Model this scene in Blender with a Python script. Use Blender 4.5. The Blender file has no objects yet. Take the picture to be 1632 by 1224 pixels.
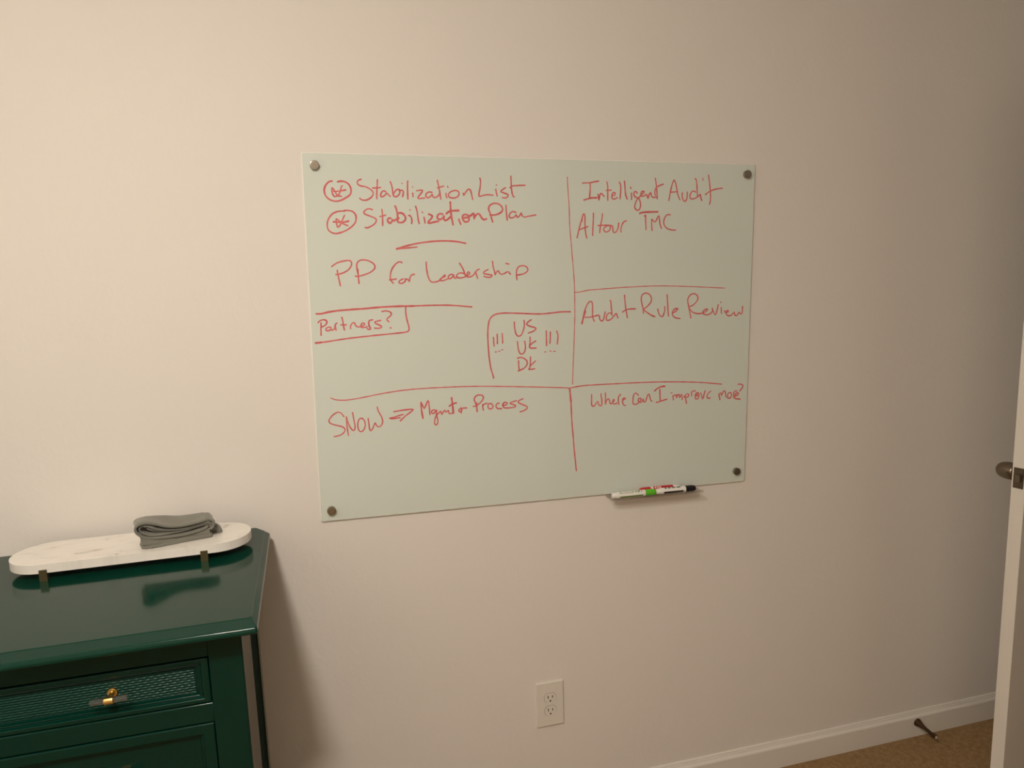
import bpy, bmesh, math, random
from mathutils import Vector, Matrix
random.seed(4)
C = bpy.context.scene.collection
PI = math.pi

# ---------------------------------------------------------------- camera
cam_d = bpy.data.cameras.new('camera')
cam = bpy.data.objects.new('camera', cam_d)
C.objects.link(cam)
cam_d.sensor_width = 36.0
cam_d.lens = 1194.4935 * 36.0 / 1632.0
cam_d.clip_start = 0.02
def cam_basis(yaw, pitch, roll):
    f = Vector((math.sin(yaw)*math.cos(pitch), math.cos(yaw)*math.cos(pitch), -math.sin(pitch)))
    r = Vector((math.cos(yaw), -math.sin(yaw), 0)); u = r.cross(f)
    return (r*math.cos(roll) + u*math.sin(roll), u*math.cos(roll) - r*math.sin(roll), f)
_r, _u, _f = cam_basis(math.radians(14.9973), math.radians(8.9603), math.radians(-1.8125))
m3 = Matrix((_r, _u, -_f)).transposed()
cam.matrix_world = Matrix.Translation((0.0070, -1.8565, 1.5737)) @ m3.to_4x4()
bpy.context.scene.camera = cam

# ---------------------------------------------------------------- world, exposure, lamp strength
w = bpy.data.worlds.new('night'); bpy.context.scene.world = w
w.use_nodes = True
w.node_tree.nodes['Background'].inputs[0].default_value = (0.5, 0.42, 0.33, 1)
w.node_tree.nodes['Background'].inputs[1].default_value = 0.02
vs = bpy.context.scene.view_settings
vs.view_transform = 'Standard'; vs.look = 'None'; vs.exposure = 0.0; vs.gamma = 1.0
vs.use_curve_mapping = False
LAMP_STRENGTH = 252.0
LAMP_COLOUR = (1.0, 0.895, 0.785)
LAMP_AT = (-0.37, -1.72, 2.44)

# ---------------------------------------------------------------- material helpers
def mat(name, col, rough=0.5, metal=0.0, spec=0.5, coat=0.0, coat_rough=0.03, **kw):
    m = bpy.data.materials.new(name); m.use_nodes = True
    b = m.node_tree.nodes['Principled BSDF']
    b.inputs['Base Color'].default_value = (*col, 1)
    b.inputs['Roughness'].default_value = rough
    b.inputs['Metallic'].default_value = metal
    b.inputs['Specular IOR Level'].default_value = spec
    b.inputs['Coat Weight'].default_value = coat
    b.inputs['Coat Roughness'].default_value = coat_rough
    for k, v in kw.items():
        b.inputs[k.replace('_', ' ')].default_value = v
    return m
def nodes(m): return m.node_tree.nodes, m.node_tree.links, m.node_tree.nodes['Principled BSDF']
def noise_tex(m, scale, detail=4.0, rough=0.5, stretch=None):
    n, l, b = nodes(m)
    tc = n.new('ShaderNodeTexCoord'); t = n.new('ShaderNodeTexNoise')
    t.inputs['Scale'].default_value = scale; t.inputs['Detail'].default_value = detail
    t.inputs['Roughness'].default_value = rough
    if stretch:
        mp = n.new('ShaderNodeMapping'); mp.inputs['Scale'].default_value = stretch
        l.new(tc.outputs['Object'], mp.inputs[0]); l.new(mp.outputs[0], t.inputs['Vector'])
    else:
        l.new(tc.outputs['Object'], t.inputs['Vector'])
    return t
def ramp(m, tex, stops):
    n, l, b = nodes(m)
    r = n.new('ShaderNodeValToRGB'); e = r.color_ramp.elements
    e[0].position, e[0].color = stops[0][0], (*stops[0][1], 1)
    e[1].position, e[1].color = stops[-1][0], (*stops[-1][1], 1)
    for p, c in stops[1:-1]:
        k = e.new(p); k.color = (*c, 1)
    l.new(tex.outputs['Fac'], r.inputs[0]); return r
def bump(m, tex, strength, dist):
    n, l, b = nodes(m)
    k = n.new('ShaderNodeBump'); k.inputs['Strength'].default_value = strength
    k.inputs['Distance'].default_value = dist
    l.new(tex.outputs['Fac'], k.inputs['Height']); l.new(k.outputs[0], b.inputs['Normal'])

M = {}
M['wall'] = mat('wall_paint', (0.80, 0.765, 0.715), 0.62, spec=0.25)
bump(M['wall'], noise_tex(M['wall'], 45, 5, 0.55), 0.22, 0.004)
M['ceiling'] = mat('ceiling_paint', (0.84, 0.82, 0.78), 0.9, spec=0.2)
M['trim'] = mat('trim_paint', (0.80, 0.77, 0.71), 0.32)
M['door'] = mat('door_paint', (0.80, 0.765, 0.70), 0.38)
M['carpet'] = mat('carpet', (0.3, 0.2, 0.12), 1.0, spec=0.0)
_t = noise_tex(M['carpet'], 62, 9, 0.78)
_r1 = ramp(M['carpet'], _t, [(0.30, (0.29, 0.180, 0.085)), (0.52, (0.46, 0.300, 0.150)), (0.72, (0.60, 0.415, 0.235))])
M['carpet'].node_tree.links.new(_r1.outputs[0], nodes(M['carpet'])[2].inputs['Base Color'])
bump(M['carpet'], _t, 0.9, 0.012)
M['glass'] = mat('backpainted_glass', (0.69, 0.755, 0.69), 0.025, spec=0.5)
M['glass_edge'] = mat('ground_glass_edge', (0.88, 0.87, 0.80), 0.35)
M['ink'] = mat('red_ink', (0.62, 0.10, 0.085), 0.55)
_t = noise_tex(M['ink'], 60, 3, 0.6)
_r1 = ramp(M['ink'], _t, [(0.32, (0.60, 0.085, 0.095)), (0.70, (0.71, 0.190, 0.180))])
M['ink'].node_tree.links.new(_r1.outputs[0], nodes(M['ink'])[2].inputs['Base Color'])
M['steel'] = mat('brushed_steel', (0.36, 0.325, 0.265), 0.20, 1.0)
M['bronze'] = mat('dark_bronze', (0.10, 0.068, 0.038), 0.38, 1.0)
M['nickel'] = mat('aged_nickel', (0.23, 0.19, 0.145), 0.27, 1.0)
M['brass'] = mat('polished_brass', (0.88, 0.60, 0.22), 0.30, 1.0)
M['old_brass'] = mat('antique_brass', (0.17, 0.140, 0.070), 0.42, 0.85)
def thin_clear(name, tint, blend, haze):
    m = bpy.data.materials.new(name); m.use_nodes = True
    n = m.node_tree.nodes; l = m.node_tree.links; n.clear()
    tr = n.new('ShaderNodeBsdfTransparent'); tr.inputs[0].default_value = (*tint, 1)
    df = n.new('ShaderNodeBsdfDiffuse'); df.inputs[0].default_value = (0.8, 0.78, 0.74, 1)
    gl = n.new('ShaderNodeBsdfGlossy'); gl.inputs['Roughness'].default_value = 0.06
    lw = n.new('ShaderNodeLayerWeight'); lw.inputs[0].default_value = blend
    m1 = n.new('ShaderNodeMixShader'); m2 = n.new('ShaderNodeMixShader'); o = n.new('ShaderNodeOutputMaterial')
    m1.inputs[0].default_value = haze
    l.new(tr.outputs[0], m1.inputs[1]); l.new(df.outputs[0], m1.inputs[2])
    l.new(lw.outputs['Facing'], m2.inputs[0]); l.new(m1.outputs[0], m2.inputs[1]); l.new(gl.outputs[0], m2.inputs[2])
    l.new(m2.outputs[0], o.inputs[0])
    return m
M['acrylic'] = thin_clear('clear_acrylic', (0.91, 0.905, 0.89), 0.12, 0.02)
M['rod'] = thin_clear('clear_rod', (0.74, 0.73, 0.71), 0.26, 0.05)
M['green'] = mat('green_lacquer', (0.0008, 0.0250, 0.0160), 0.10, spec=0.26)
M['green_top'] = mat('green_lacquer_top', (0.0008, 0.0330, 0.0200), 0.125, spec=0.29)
M['green_woven'] = mat('green_lacquered_cane', (0.0010, 0.0330, 0.0220), 0.30, spec=0.20)
M['green_matt'] = mat('green_carcase', (0.001, 0.016, 0.010), 0.6, spec=0.03)
M['dark_stand_in'] = mat('dark_stand_in_finish', (0.045, 0.028, 0.018), 0.4)  # dark finish of the unseen leaf added for its mirrored band
M['dark'] = mat('dark_hole', (0.012, 0.010, 0.008), 0.7)
M['rubber'] = mat('pale_rubber', (0.62, 0.55, 0.46), 0.6)
M['plastic'] = mat('ivory_plastic', (0.79, 0.755, 0.69), 0.30)
M['white'] = mat('white_plastic', (0.86, 0.85, 0.80), 0.32)
M['red_cap'] = mat('red_plastic', (0.55, 0.010, 0.022), 0.30)
M['green_cap'] = mat('lime_plastic', (0.12, 0.52, 0.022), 0.32)
M['black_cap'] = mat('black_plastic', (0.008, 0.008, 0.012), 0.30)
M['olive_print'] = mat('olive_print', (0.13, 0.25, 0.04), 0.4)
M['marble'] = mat('white_marble', (0.85, 0.82, 0.76), 0.28)
_t = noise_tex(M['marble'], 7, 7, 0.62, (2.4, 4.6, 0.4)); _t.inputs['Distortion'].default_value = 0.7
_r1 = ramp(M['marble'], _t, [(0.29, (0.30, 0.27, 0.23)), (0.345, (0.57, 0.54, 0.48)), (0.39, (0.78, 0.75, 0.69)), (0.50, (0.84, 0.81, 0.75)), (0.9, (0.87, 0.845, 0.79))])
M['marble'].node_tree.links.new(_r1.outputs[0], nodes(M['marble'])[2].inputs['Base Color'])
M['cloth'] = mat('grey_microfibre', (0.195, 0.190, 0.158), 0.95, spec=0.1, Sheen_Weight=0.35)
bump(M['cloth'], noise_tex(M['cloth'], 900, 3, 0.7), 0.35, 0.001)
M['lamp'] = bpy.data.materials.new('lit_glass'); M['lamp'].use_nodes = True
_n = M['lamp'].node_tree.nodes; _n.clear()
_e = _n.new('ShaderNodeEmission'); _o = _n.new('ShaderNodeOutputMaterial')
_e.inputs[0].default_value = (*LAMP_COLOUR, 1); _e.inputs[1].default_value = LAMP_STRENGTH
M['lamp'].node_tree.links.new(_e.outputs[0], _o.inputs[0])

# ---------------------------------------------------------------- mesh helpers
def box(bm, x0, x1, y0, y1, z0, z1):
    v = [bm.verts.new(p) for p in ((x0,y0,z0),(x1,y0,z0),(x1,y1,z0),(x0,y1,z0),(x0,y0,z1),(x1,y0,z1),(x1,y1,z1),(x0,y1,z1))]
    return [bm.faces.new([v[i] for i in q]) for q in ((3,2,1,0),(4,5,6,7),(0,1,5,4),(1,2,6,5),(2,3,7,6),(3,0,4,7))]
def bevel(bm, w, seg=2, edges=None):
    bmesh.ops.bevel(bm, geom=list(edges if edges is not None else bm.edges), offset=w, segments=seg, affect='EDGES', profile=0.5, clamp_overlap=True)
def lathe(bm, prof, n=32, axis='z', origin=(0,0,0)):
    """prof: (radius, height) pairs; closed at both ends."""
    rings = []
    for r, h in prof:
        ring = []
        for i in range(n):
            a = 2*PI*i/n; c, s = r*math.cos(a), r*math.sin(a)
            p = {'z': (c, s, h), 'x': (h, c, s), 'y': (s, h, c)}[axis]
            ring.append(bm.verts.new((p[0]+origin[0], p[1]+origin[1], p[2]+origin[2])))
        rings.append(ring)
    for a, b in zip(rings, rings[1:]):
        for i in range(n):
            bm.faces.new((a[i], a[(i+1) % n], b[(i+1) % n], b[i]))
    bm.faces.new(rings[0][::-1]); bm.faces.new(rings[-1])
    return rings
def prism(bm, poly, axis, a, b):
    """poly: 2-D outline; extruded along axis from a to b. axis x: (y,z); y: (x,z); z: (x,y)."""
    def P(p, t): return {'x': (t, p[0], p[1]), 'y': (p[0], t, p[1]), 'z': (p[0], p[1], t)}[axis]
    A = [bm.verts.new(P(p, a)) for p in poly]; B = [bm.verts.new(P(p, b)) for p in poly]
    n = len(poly)
    for i in range(n):
        bm.faces.new((A[i], A[(i+1) % n], B[(i+1) % n], B[i]))
    bm.faces.new(A[::-1]); bm.faces.new(B)
    return A, B
def obj(name, bm, m, parent=None, smooth=None, loc=None, rot=None, mats=None):
    bmesh.ops.remove_doubles(bm, verts=bm.verts, dist=1e-7)
    bmesh.ops.recalc_face_normals(bm, faces=bm.faces)
    me = bpy.data.meshes.new(name); bm.to_mesh(me); bm.free()
    if mats:
        for k in mats: me.materials.append(k)
    else:
        me.materials.append(m)
    if smooth is not None:
        for p in me.polygons: p.use_smooth = True
        if hasattr(me, 'set_sharp_from_angle'): me.set_sharp_from_angle(angle=math.radians(smooth))
    o = bpy.data.objects.new(name, me); C.objects.link(o)
    if smooth is not None and smooth <= 55:
        wn = o.modifiers.new('flat_faces_stay_flat', 'WEIGHTED_NORMAL'); wn.keep_sharp = True; wn.weight = 100
    if parent: o.parent = parent
    if loc: o.location = loc
    if rot: o.rotation_euler = rot
    return o
def tag(o, label, cat, group=None, kind=None):
    o['label'] = label; o['category'] = cat
    if group: o['group'] = group
    if kind: o['kind'] = kind
    return o
def thing(name, label, cat, loc=(0,0,0), rot=(0,0,0), group=None):
    o = bpy.data.objects.new(name, None); C.objects.link(o)
    o.empty_display_size = 0.05
    o.location = loc; o.rotation_euler = rot
    return tag(o, label, cat, group)
def struct(name, bm, m, parent=None, smooth=None):
    o = obj(name, bm, m, parent, smooth)
    if not parent: o['kind'] = 'structure'
    return o

# red strokes on the board: width (in 1.12 mm), then x, z pairs in fifths of a millimetre from the board's lower corner
INK = {
'list':[[4.5,337,4120,310,4116,274,4089,248,4045,243,3998,258,3949,300,3909,364,3890,423,3901,483,3931,532,3964,548,3997,547,4044,526,4087,486,4114,439,4121,398,4113],[3.8,451,4069,439,4057,428,4013,409,3971,393,3954,374,3983,352,4023,336,4044,329,4029,330,3994,343,3959,360,3944,384,3951,437,3948],[3.8,345,4006,369,4003,410,4007,446,4013,490,4022],[3.8,672,4147,643,4137,625,4115,634,4087,668,4069,712,4064,761,4043,797,4012,806,3985,788,3947,743,3915,699,3905,661,3914,646,3930],[3.8,861,4144,857,4085,849,4004,846,3923],[3.8,801,4048,843,4050,897,4056],[3.8,956,4005,937,4018,911,4008,894,3976,895,3951,915,3949,948,3971,965,3993,986,3971,1008,3954],[3.8,1011,4125,1026,4088,1036,4025,1042,3963,1051,3994,1078,4029,1110,4039,1125,4017,1111,3976,1075,3950,1046,3960],[3.8,1113,4020,1148,4028,1164,4014,1161,3983,1152,3951],[3.0,1151,4111,1152,4105],[3.8,1220,4136,1216,4072,1215,3996,1216,3924],[3.8,1276,3997,1277,3972,1279,3953],[3.0,1276,4070,1276,4063],[3.8,1323,4023,1362,4030,1398,4030,1374,3992,1340,3950,1343,3933,1379,3935,1421,3941],[3.8,1512,4007,1473,4012,1439,3990,1435,3961,1457,3944,1491,3959,1511,3988,1517,3965,1536,3946,1570,3956,1597,3979],[3.8,1578,4152,1589,4104,1603,4027,1616,3927],[3.8,1578,4060,1612,4072,1656,4082],[3.8,1552,3949,1581,3965,1602,3993],[3.8,1682,3999,1682,3974,1691,3945],[3.0,1701,4084,1710,4068],[3.8,1788,4034,1739,4018,1710,3982,1721,3955,1770,3943,1819,3956,1844,3992,1833,4027,1788,4034],[3.8,1897,4004,1900,3973,1926,4016,1964,4053,1988,4037,1999,3994,2013,3927],[3.8,2108,4187,2116,4144,2109,4074,2097,4019,2093,3968,2131,3976,2197,3989,2272,3983],[3.8,2308,4057,2314,4014,2326,3974],[3.0,2316,4112,2317,4102],[3.8,2432,4077,2390,4050,2369,4030,2406,4015,2460,3996,2464,3976,2430,3952,2388,3959],[3.8,2504,4218,2505,4159,2508,4080,2516,4016,2528,3977,2544,3965],[3.8,2489,4075,2512,4096,2567,4104,2686,4110]],
'plan':[[4.0,464,3777,429,3779,376,3771,328,3750,291,3712,265,3665,257,3617,263,3570,294,3535,346,3518,406,3529,478,3558,540,3600,583,3648,594,3696,590,3737,559,3773,518,3785,459,3787],[3.8,461,3730,446,3701,430,3665,410,3624,391,3600,376,3591,368,3612,364,3653,363,3689,383,3677,423,3644,457,3624,495,3611],[4.5,328,3654,376,3650,423,3647,465,3653,507,3664],[3.8,789,3796,751,3809,713,3796,686,3765,704,3743,760,3722,816,3697,831,3675,814,3637,768,3605,723,3586,695,3590],[3.8,900,3803,906,3754,906,3691,903,3612],[3.8,872,3718,906,3724,944,3737],[5.0,1005,3698,976,3698,963,3675,974,3650,996,3640,1013,3660,1025,3682,1039,3666,1065,3685,1101,3701],[5.0,1059,3843,1073,3806,1084,3755,1086,3692,1084,3660,1103,3648,1142,3651,1175,3680,1179,3711,1158,3746,1126,3762,1087,3758],[3.8,1216,3731,1238,3729,1252,3699,1256,3667,1250,3635],[3.0,1238,3801,1237,3794],[3.8,1305,3842,1319,3795,1329,3719,1334,3674,1344,3636],[3.8,1404,3713,1410,3681,1415,3642],[3.0,1383,3778,1388,3764],[5.0,1461,3750,1507,3729,1489,3694,1455,3658,1462,3642,1501,3649,1541,3659,1581,3665],[5.0,1512,3652,1548,3660,1580,3666],[5.0,1635,3748,1599,3756,1570,3732,1569,3701,1601,3686,1638,3709,1653,3737,1646,3697,1665,3674,1702,3694,1736,3725],[5.0,1732,3897,1734,3835,1737,3772,1747,3694,1760,3623],[5.5,1681,3756,1709,3780,1758,3792,1835,3795],[5.0,1833,3691,1844,3659,1856,3630],[5.0,1957,3734,1920,3750,1883,3734,1882,3695,1910,3659,1951,3667,1962,3703,1919,3711,1886,3703,1944,3715,1994,3743,2019,3762,2027,3735,2024,3691,2043,3735,2077,3759,2101,3743,2125,3704,2154,3686,2182,3698],[4.5,2262,3657,2246,3712,2226,3776,2211,3823,2236,3867,2295,3887,2354,3872,2388,3832,2386,3793,2343,3761,2284,3744,2226,3746],[3.8,2435,3865,2438,3793,2444,3729,2450,3681],[3.8,2563,3774,2525,3790,2487,3765,2474,3729,2494,3710,2537,3718,2567,3750,2571,3726,2588,3718,2618,3746,2631,3774,2644,3738,2673,3721,2716,3729,2824,3749]],
'leadership':[[4.5,1912,3399,1796,3421,1624,3430,1438,3418,1282,3395,1155,3364,1057,3337],[3.5,1057,3333,1169,3344,1309,3357],[3.8,285,3134,354,3178,449,3201,509,3197,516,3149,471,3088,388,3049,327,3040],[3.8,347,3090,357,3015,375,2906],[3.8,589,3100,590,3025,596,2929],[3.8,555,3019,589,3018,579,3094,582,3169,625,3206,706,3202,779,3160,791,3112,741,3064,658,3031,589,3014],[3.8,1119,3170,1092,3184,1042,3157,991,3089,971,3006,979,2957,1005,2925],[3.8,958,2967,1007,2971,1042,2977],[3.8,1126,2976,1083,2955,1075,2928,1117,2923,1154,2954,1147,2975,1182,2968,1202,2940,1208,2988,1233,3023,1266,3029],[3.8,1414,3177,1417,3093,1434,2996,1464,2940,1504,2930,1569,2947,1625,3002,1648,3015,1638,2993,1588,2975,1578,2949,1623,2948,1670,2965],[3.8,1753,3013,1717,3023,1684,2996,1688,2969,1725,2978,1753,3009,1757,2982,1780,2972],[3.8,1828,3158,1857,3115,1884,3056,1897,3011,1928,2984],[3.8,1883,3029,1837,3039,1795,3017,1790,2990,1826,2976,1882,2984,1929,3006,1957,3033,1939,3051,1920,3024,1928,2988,1975,2992,2013,3019,2028,3054,2041,3014,2054,2968],[3.8,2027,3041,2047,3068,2080,3081],[3.8,2192,3075,2145,3053,2130,3030,2182,3016,2238,3006,2238,2988,2190,2977,2134,2994],[3.8,2250,3178,2257,3110,2276,3042,2281,3006,2295,3037,2324,3060,2338,3028,2371,3013,2409,3027,2443,3044],[3.8,2462,3044,2468,3024,2484,3015],[4.0,2423,3149,2444,3145,2463,3140],[3.8,2566,2942,2560,2997,2563,3061,2587,3102,2631,3118,2684,3110,2712,3073,2698,3041,2649,3014,2572,3001]],
'partners':[[5.0,80,2580,136,2579,215,2596,323,2610,483,2620,665,2628,850,2640,1036,2645,1249,2644],[4.0,1249,2644,1482,2646,1719,2640,1974,2614],[3.8,1146,2633,1143,2569,1155,2478,1175,2394,1176,2356,1161,2334,1100,2322,949,2311,762,2299,577,2285,431,2273,285,2256,176,2242,104,2235,54,2231],[5.5,54,2233,83,2234,119,2238],[3.8,129,2472,125,2399,123,2321],[3.8,95,2473,114,2494,153,2508,189,2499,198,2473,179,2445,149,2427,131,2422],[3.8,242,2413,213,2418,184,2400,186,2378,218,2375,245,2398,244,2380,269,2383,288,2408,293,2437,293,2408,301,2378],[3.8,289,2430,301,2455,316,2462],[3.8,374,2532,383,2494,389,2434,399,2375],[3.8,358,2439,391,2438,424,2439],[3.8,472,2391,474,2424,497,2457,519,2460,532,2430,553,2410,590,2411,631,2426,639,2449,614,2453,597,2428,601,2401,634,2400,671,2407],[3.8,670,2384,699,2372,710,2387,693,2417,691,2462,703,2484,740,2489],[3.8,836,2480,784,2470,761,2456,797,2432,841,2409,837,2390,795,2384,757,2389],[3.8,852,2586,893,2594,941,2585,968,2562,954,2529,915,2500,914,2478,936,2460],[4.0,948,2385,958,2384]],
'countries':[[4.0,3284,2518,3147,2519,3010,2508,2864,2500,2679,2511,2475,2523,2353,2524,2262,2505,2206,2458,2182,2381,2172,2254,2177,2097,2187,1959,2205,1829,2234,1728,2240,1696],[3.8,2524,2409,2528,2330,2542,2261,2573,2225,2614,2238,2646,2307,2659,2375,2652,2425],[3.8,2750,2430,2708,2403,2687,2374,2728,2348,2801,2326,2811,2306,2769,2278,2709,2260],[3.8,2562,2156,2571,2071,2591,2006,2621,1992,2653,2013,2669,2078,2659,2157],[3.8,2732,2209,2731,2135,2724,2075,2757,2062,2814,2062],[3.8,2810,2154,2768,2133,2736,2105],[3.8,2574,1907,2576,1842,2583,1776],[3.8,2559,1938,2590,1949,2641,1939,2688,1897,2687,1852,2650,1808,2567,1774],[3.8,2735,1950,2734,1875,2723,1805,2707,1788,2754,1788,2791,1794],[3.8,2802,1894,2765,1863,2728,1830],[3.8,2247,2222,2248,2173,2253,2109],[3.8,2295,2258,2297,2201,2296,2137],[3.8,2361,2267,2365,2208,2365,2144],[3.8,2951,2281,2954,2186,2955,2086],[3.8,3007,2265,3006,2185,3000,2115],[3.8,3093,2274,3112,2221,3108,2161,3101,2101],[3.0,2266,2032,2283,2034],[3.0,2313,2039,2327,2041],[3.0,2352,2056,2366,2059],[3.0,2925,2005,2944,2008],[3.0,2999,2016,3016,2014],[3.0,3050,2010,3073,2008]],
'process':[[3.5,344,1315,316,1357,278,1376,222,1351,177,1305,163,1274,178,1244,231,1220,301,1199,343,1172,349,1143,324,1108,272,1083,213,1076],[3.5,373,1313,373,1244,378,1161,388,1078],[3.5,373,1313,386,1251,410,1184,440,1141,463,1139,472,1188,461,1270,449,1361],[3.5,564,1276,537,1282,511,1243,505,1177,522,1122,549,1115,578,1139,597,1196,587,1254,557,1285],[3.5,634,1276,641,1209,646,1143,660,1117,687,1148,717,1216,732,1178,767,1159,801,1190,811,1239,793,1298,763,1358,751,1412],[3.8,952,1340,1033,1349,1131,1356,1197,1353,1154,1317,1087,1271,1028,1217],[3.8,1068,1297,1006,1285,949,1267,892,1259,948,1251,1030,1262],[4.5,1297,1439,1297,1373,1304,1298,1315,1232],[3.8,1299,1434,1318,1391,1334,1354,1360,1407,1387,1457,1397,1386,1405,1273],[3.8,1469,1330,1437,1327,1425,1300,1449,1284,1478,1315,1493,1329,1486,1268,1503,1201,1497,1154,1478,1135,1460,1156,1466,1213,1486,1258,1524,1294,1543,1311,1554,1264,1576,1300,1600,1317,1608,1288,1642,1315,1650,1272,1688,1274,1708,1301],[5.0,1686,1474,1692,1425,1699,1349,1705,1273],[4.5,1653,1366,1691,1392,1746,1404],[3.8,1879,1330,1831,1331,1784,1320,1776,1297,1802,1286,1817,1313,1803,1347,1812,1304,1803,1267],[4.5,2009,1392,2011,1330,2014,1274],[3.8,1963,1347,2004,1349,1986,1407,1982,1450,2016,1486,2074,1486,2100,1462,2087,1420,2043,1375,1994,1345],[3.8,2090,1363,2090,1325,2097,1286],[3.8,2090,1344,2110,1367,2148,1374],[3.8,2206,1366,2168,1368,2157,1330,2176,1300,2215,1306,2227,1340,2197,1368],[3.8,2308,1369,2274,1357,2264,1324,2293,1295,2341,1295],[3.8,2357,1333,2401,1340,2416,1363,2382,1374,2357,1352,2356,1323,2385,1299,2459,1297,2518,1304,2528,1322,2479,1344,2450,1356,2485,1373,2539,1386],[3.8,2628,1405,2578,1387,2560,1366,2607,1337,2676,1304,2686,1279,2646,1252,2586,1234]],
'audit':[[3.8,3449,4150,3502,4153,3553,4156,3612,4168,3671,4178],[3.8,3552,4155,3554,4095,3550,4027,3547,3974],[4.5,3467,3939,3510,3950,3569,3966,3646,3969],[3.8,3661,4015,3668,3975,3674,3935,3680,3975,3690,4012,3709,4026,3724,4010,3746,3986],[3.8,3781,4171,3790,4139,3796,4071,3795,4004,3797,3936],[3.8,3773,4063,3805,4065,3843,4067],[3.8,3851,4001,3888,4001,3901,4025,3888,4037,3862,4028,3851,3994,3858,3964,3888,3954,3929,3975],[3.8,3953,4170,3973,4135,3976,4067,3971,4006,3967,3958],[3.8,4025,4184,4033,4129,4038,4054,4046,4007,4068,3956],[3.8,4109,4110,4121,4090],[3.8,4125,4035,4128,3994,4128,3950],[3.8,4209,4033,4186,4056,4163,4042,4163,4008,4190,3981,4229,3972,4248,3934,4257,3872,4238,3824,4208,3817,4177,3844,4178,3885,4199,3940,4236,3982,4289,4031,4308,4055,4277,4058,4258,4023,4266,3996,4305,4000,4339,4021,4351,3997,4360,3966,4374,4011,4402,4046,4408,4011,4428,3984,4466,3985,4497,3992],[3.8,4462,4228,4473,4170,4486,4081,4494,3964],[3.8,4466,4005,4458,4053,4472,4102,4503,4126,4579,4155],[3.8,4662,3944,4678,4028,4696,4118,4722,4194,4737,4208,4757,4167,4775,4098,4792,4022,4825,3956],[3.8,4682,4052,4736,4057,4787,4062],[3.8,4858,4047,4854,4002,4872,3953,4900,3936,4923,3968,4930,4024,4929,4059],[3.8,5036,4231,5056,4224,5067,4158,5074,4075,5081,4019,5090,3998],[3.8,5052,4057,5028,4074,4992,4060,4970,4017,4975,3979,5015,3969,5062,3987,5085,4005,5113,4023,5123,4033,5130,3991,5147,3949],[3.0,5155,4243,5156,4208],[3.8,5237,4283,5252,4203,5267,4098,5276,4007,5272,3937,5261,3901],[3.8,5197,4026,5228,4052,5284,4081,5355,4103,5448,4115]],
'tour':[[3.8,3375,3463,3395,3546,3422,3644,3453,3743,3469,3768,3482,3735,3484,3636,3491,3537,3509,3459],[3.8,3440,3669,3457,3760],[3.8,3404,3564,3453,3583,3525,3608],[3.8,3599,3777,3598,3686,3592,3587,3590,3492],[3.8,3724,3769,3714,3687,3696,3612,3687,3525],[3.8,3660,3619,3714,3622,3778,3625,3832,3621,3787,3616,3746,3587,3746,3554,3778,3537,3819,3554,3837,3596,3823,3621,3864,3612,3869,3571,3879,3533,3915,3537,3943,3588,3951,3654],[3.8,3984,3537,3984,3579,4002,3638,4029,3671,4061,3680],[5.0,4247,3775,4282,3788,4366,3795,4507,3798],[3.8,4320,3748,4311,3735,4330,3757,4331,3673,4340,3567],[3.8,4419,3702,4420,3639,4427,3555],[3.8,4415,3698,4429,3698,4467,3665,4499,3715,4522,3749,4533,3690,4543,3631,4563,3584],[3.8,4688,3760,4650,3765,4613,3733,4595,3682,4600,3631,4644,3584,4711,3565,4769,3563]],
'review':[[5.0,3442,2357,3457,2413,3476,2476,3491,2518],[3.8,3442,2357,3464,2455,3487,2539,3517,2608,3554,2644,3584,2635,3592,2578,3592,2494,3596,2430,3619,2384],[3.8,3487,2440,3551,2439,3619,2451,3683,2460,3691,2413,3718,2384,3744,2398,3759,2454,3770,2503],[3.8,3834,2654,3849,2636,3854,2572,3862,2494,3866,2451],[3.8,3862,2479,3824,2487,3790,2453,3786,2403,3809,2388,3855,2405,3893,2443,3923,2478,3935,2463,3951,2416],[3.8,4043,2716,4049,2645,4061,2552,4074,2481,4086,2416],[3.8,4014,2491,4046,2513,4100,2530,4205,2533],[3.8,4318,2467,4311,2539,4290,2618,4284,2675,4308,2725,4355,2737,4402,2719,4432,2672,4427,2622,4388,2573,4326,2528],[3.8,4323,2513,4366,2483,4430,2442,4486,2419],[3.8,4527,2522,4540,2468,4569,2424,4601,2419,4620,2458,4631,2509,4630,2552],[3.8,4661,2712,4668,2644,4677,2542,4681,2484,4690,2419],[3.8,4756,2461,4800,2488,4825,2517,4799,2521,4763,2504,4744,2465,4753,2424,4794,2394,4862,2383],[3.8,5024,2384,5011,2446,4992,2527,4973,2608,4977,2659,5012,2701,5061,2715,5106,2696,5126,2655,5104,2605,5056,2562,5008,2541],[3.8,5005,2512,5034,2475,5092,2448,5166,2442,5223,2455,5267,2483,5275,2501,5246,2499,5210,2474,5203,2445,5240,2425,5290,2424,5330,2445,5354,2474],[3.8,5345,2511,5363,2466,5397,2417,5420,2472,5438,2560],[3.0,5474,2596,5477,2581],[3.8,5485,2518,5488,2470,5492,2433],[3.8,5533,2472,5554,2446,5592,2452,5595,2471,5570,2468,5559,2438,5581,2408,5615,2398,5656,2413,5688,2450,5698,2412,5724,2397,5752,2426,5764,2448,5782,2421,5811,2428,5816,2469,5816,2525]],
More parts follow.
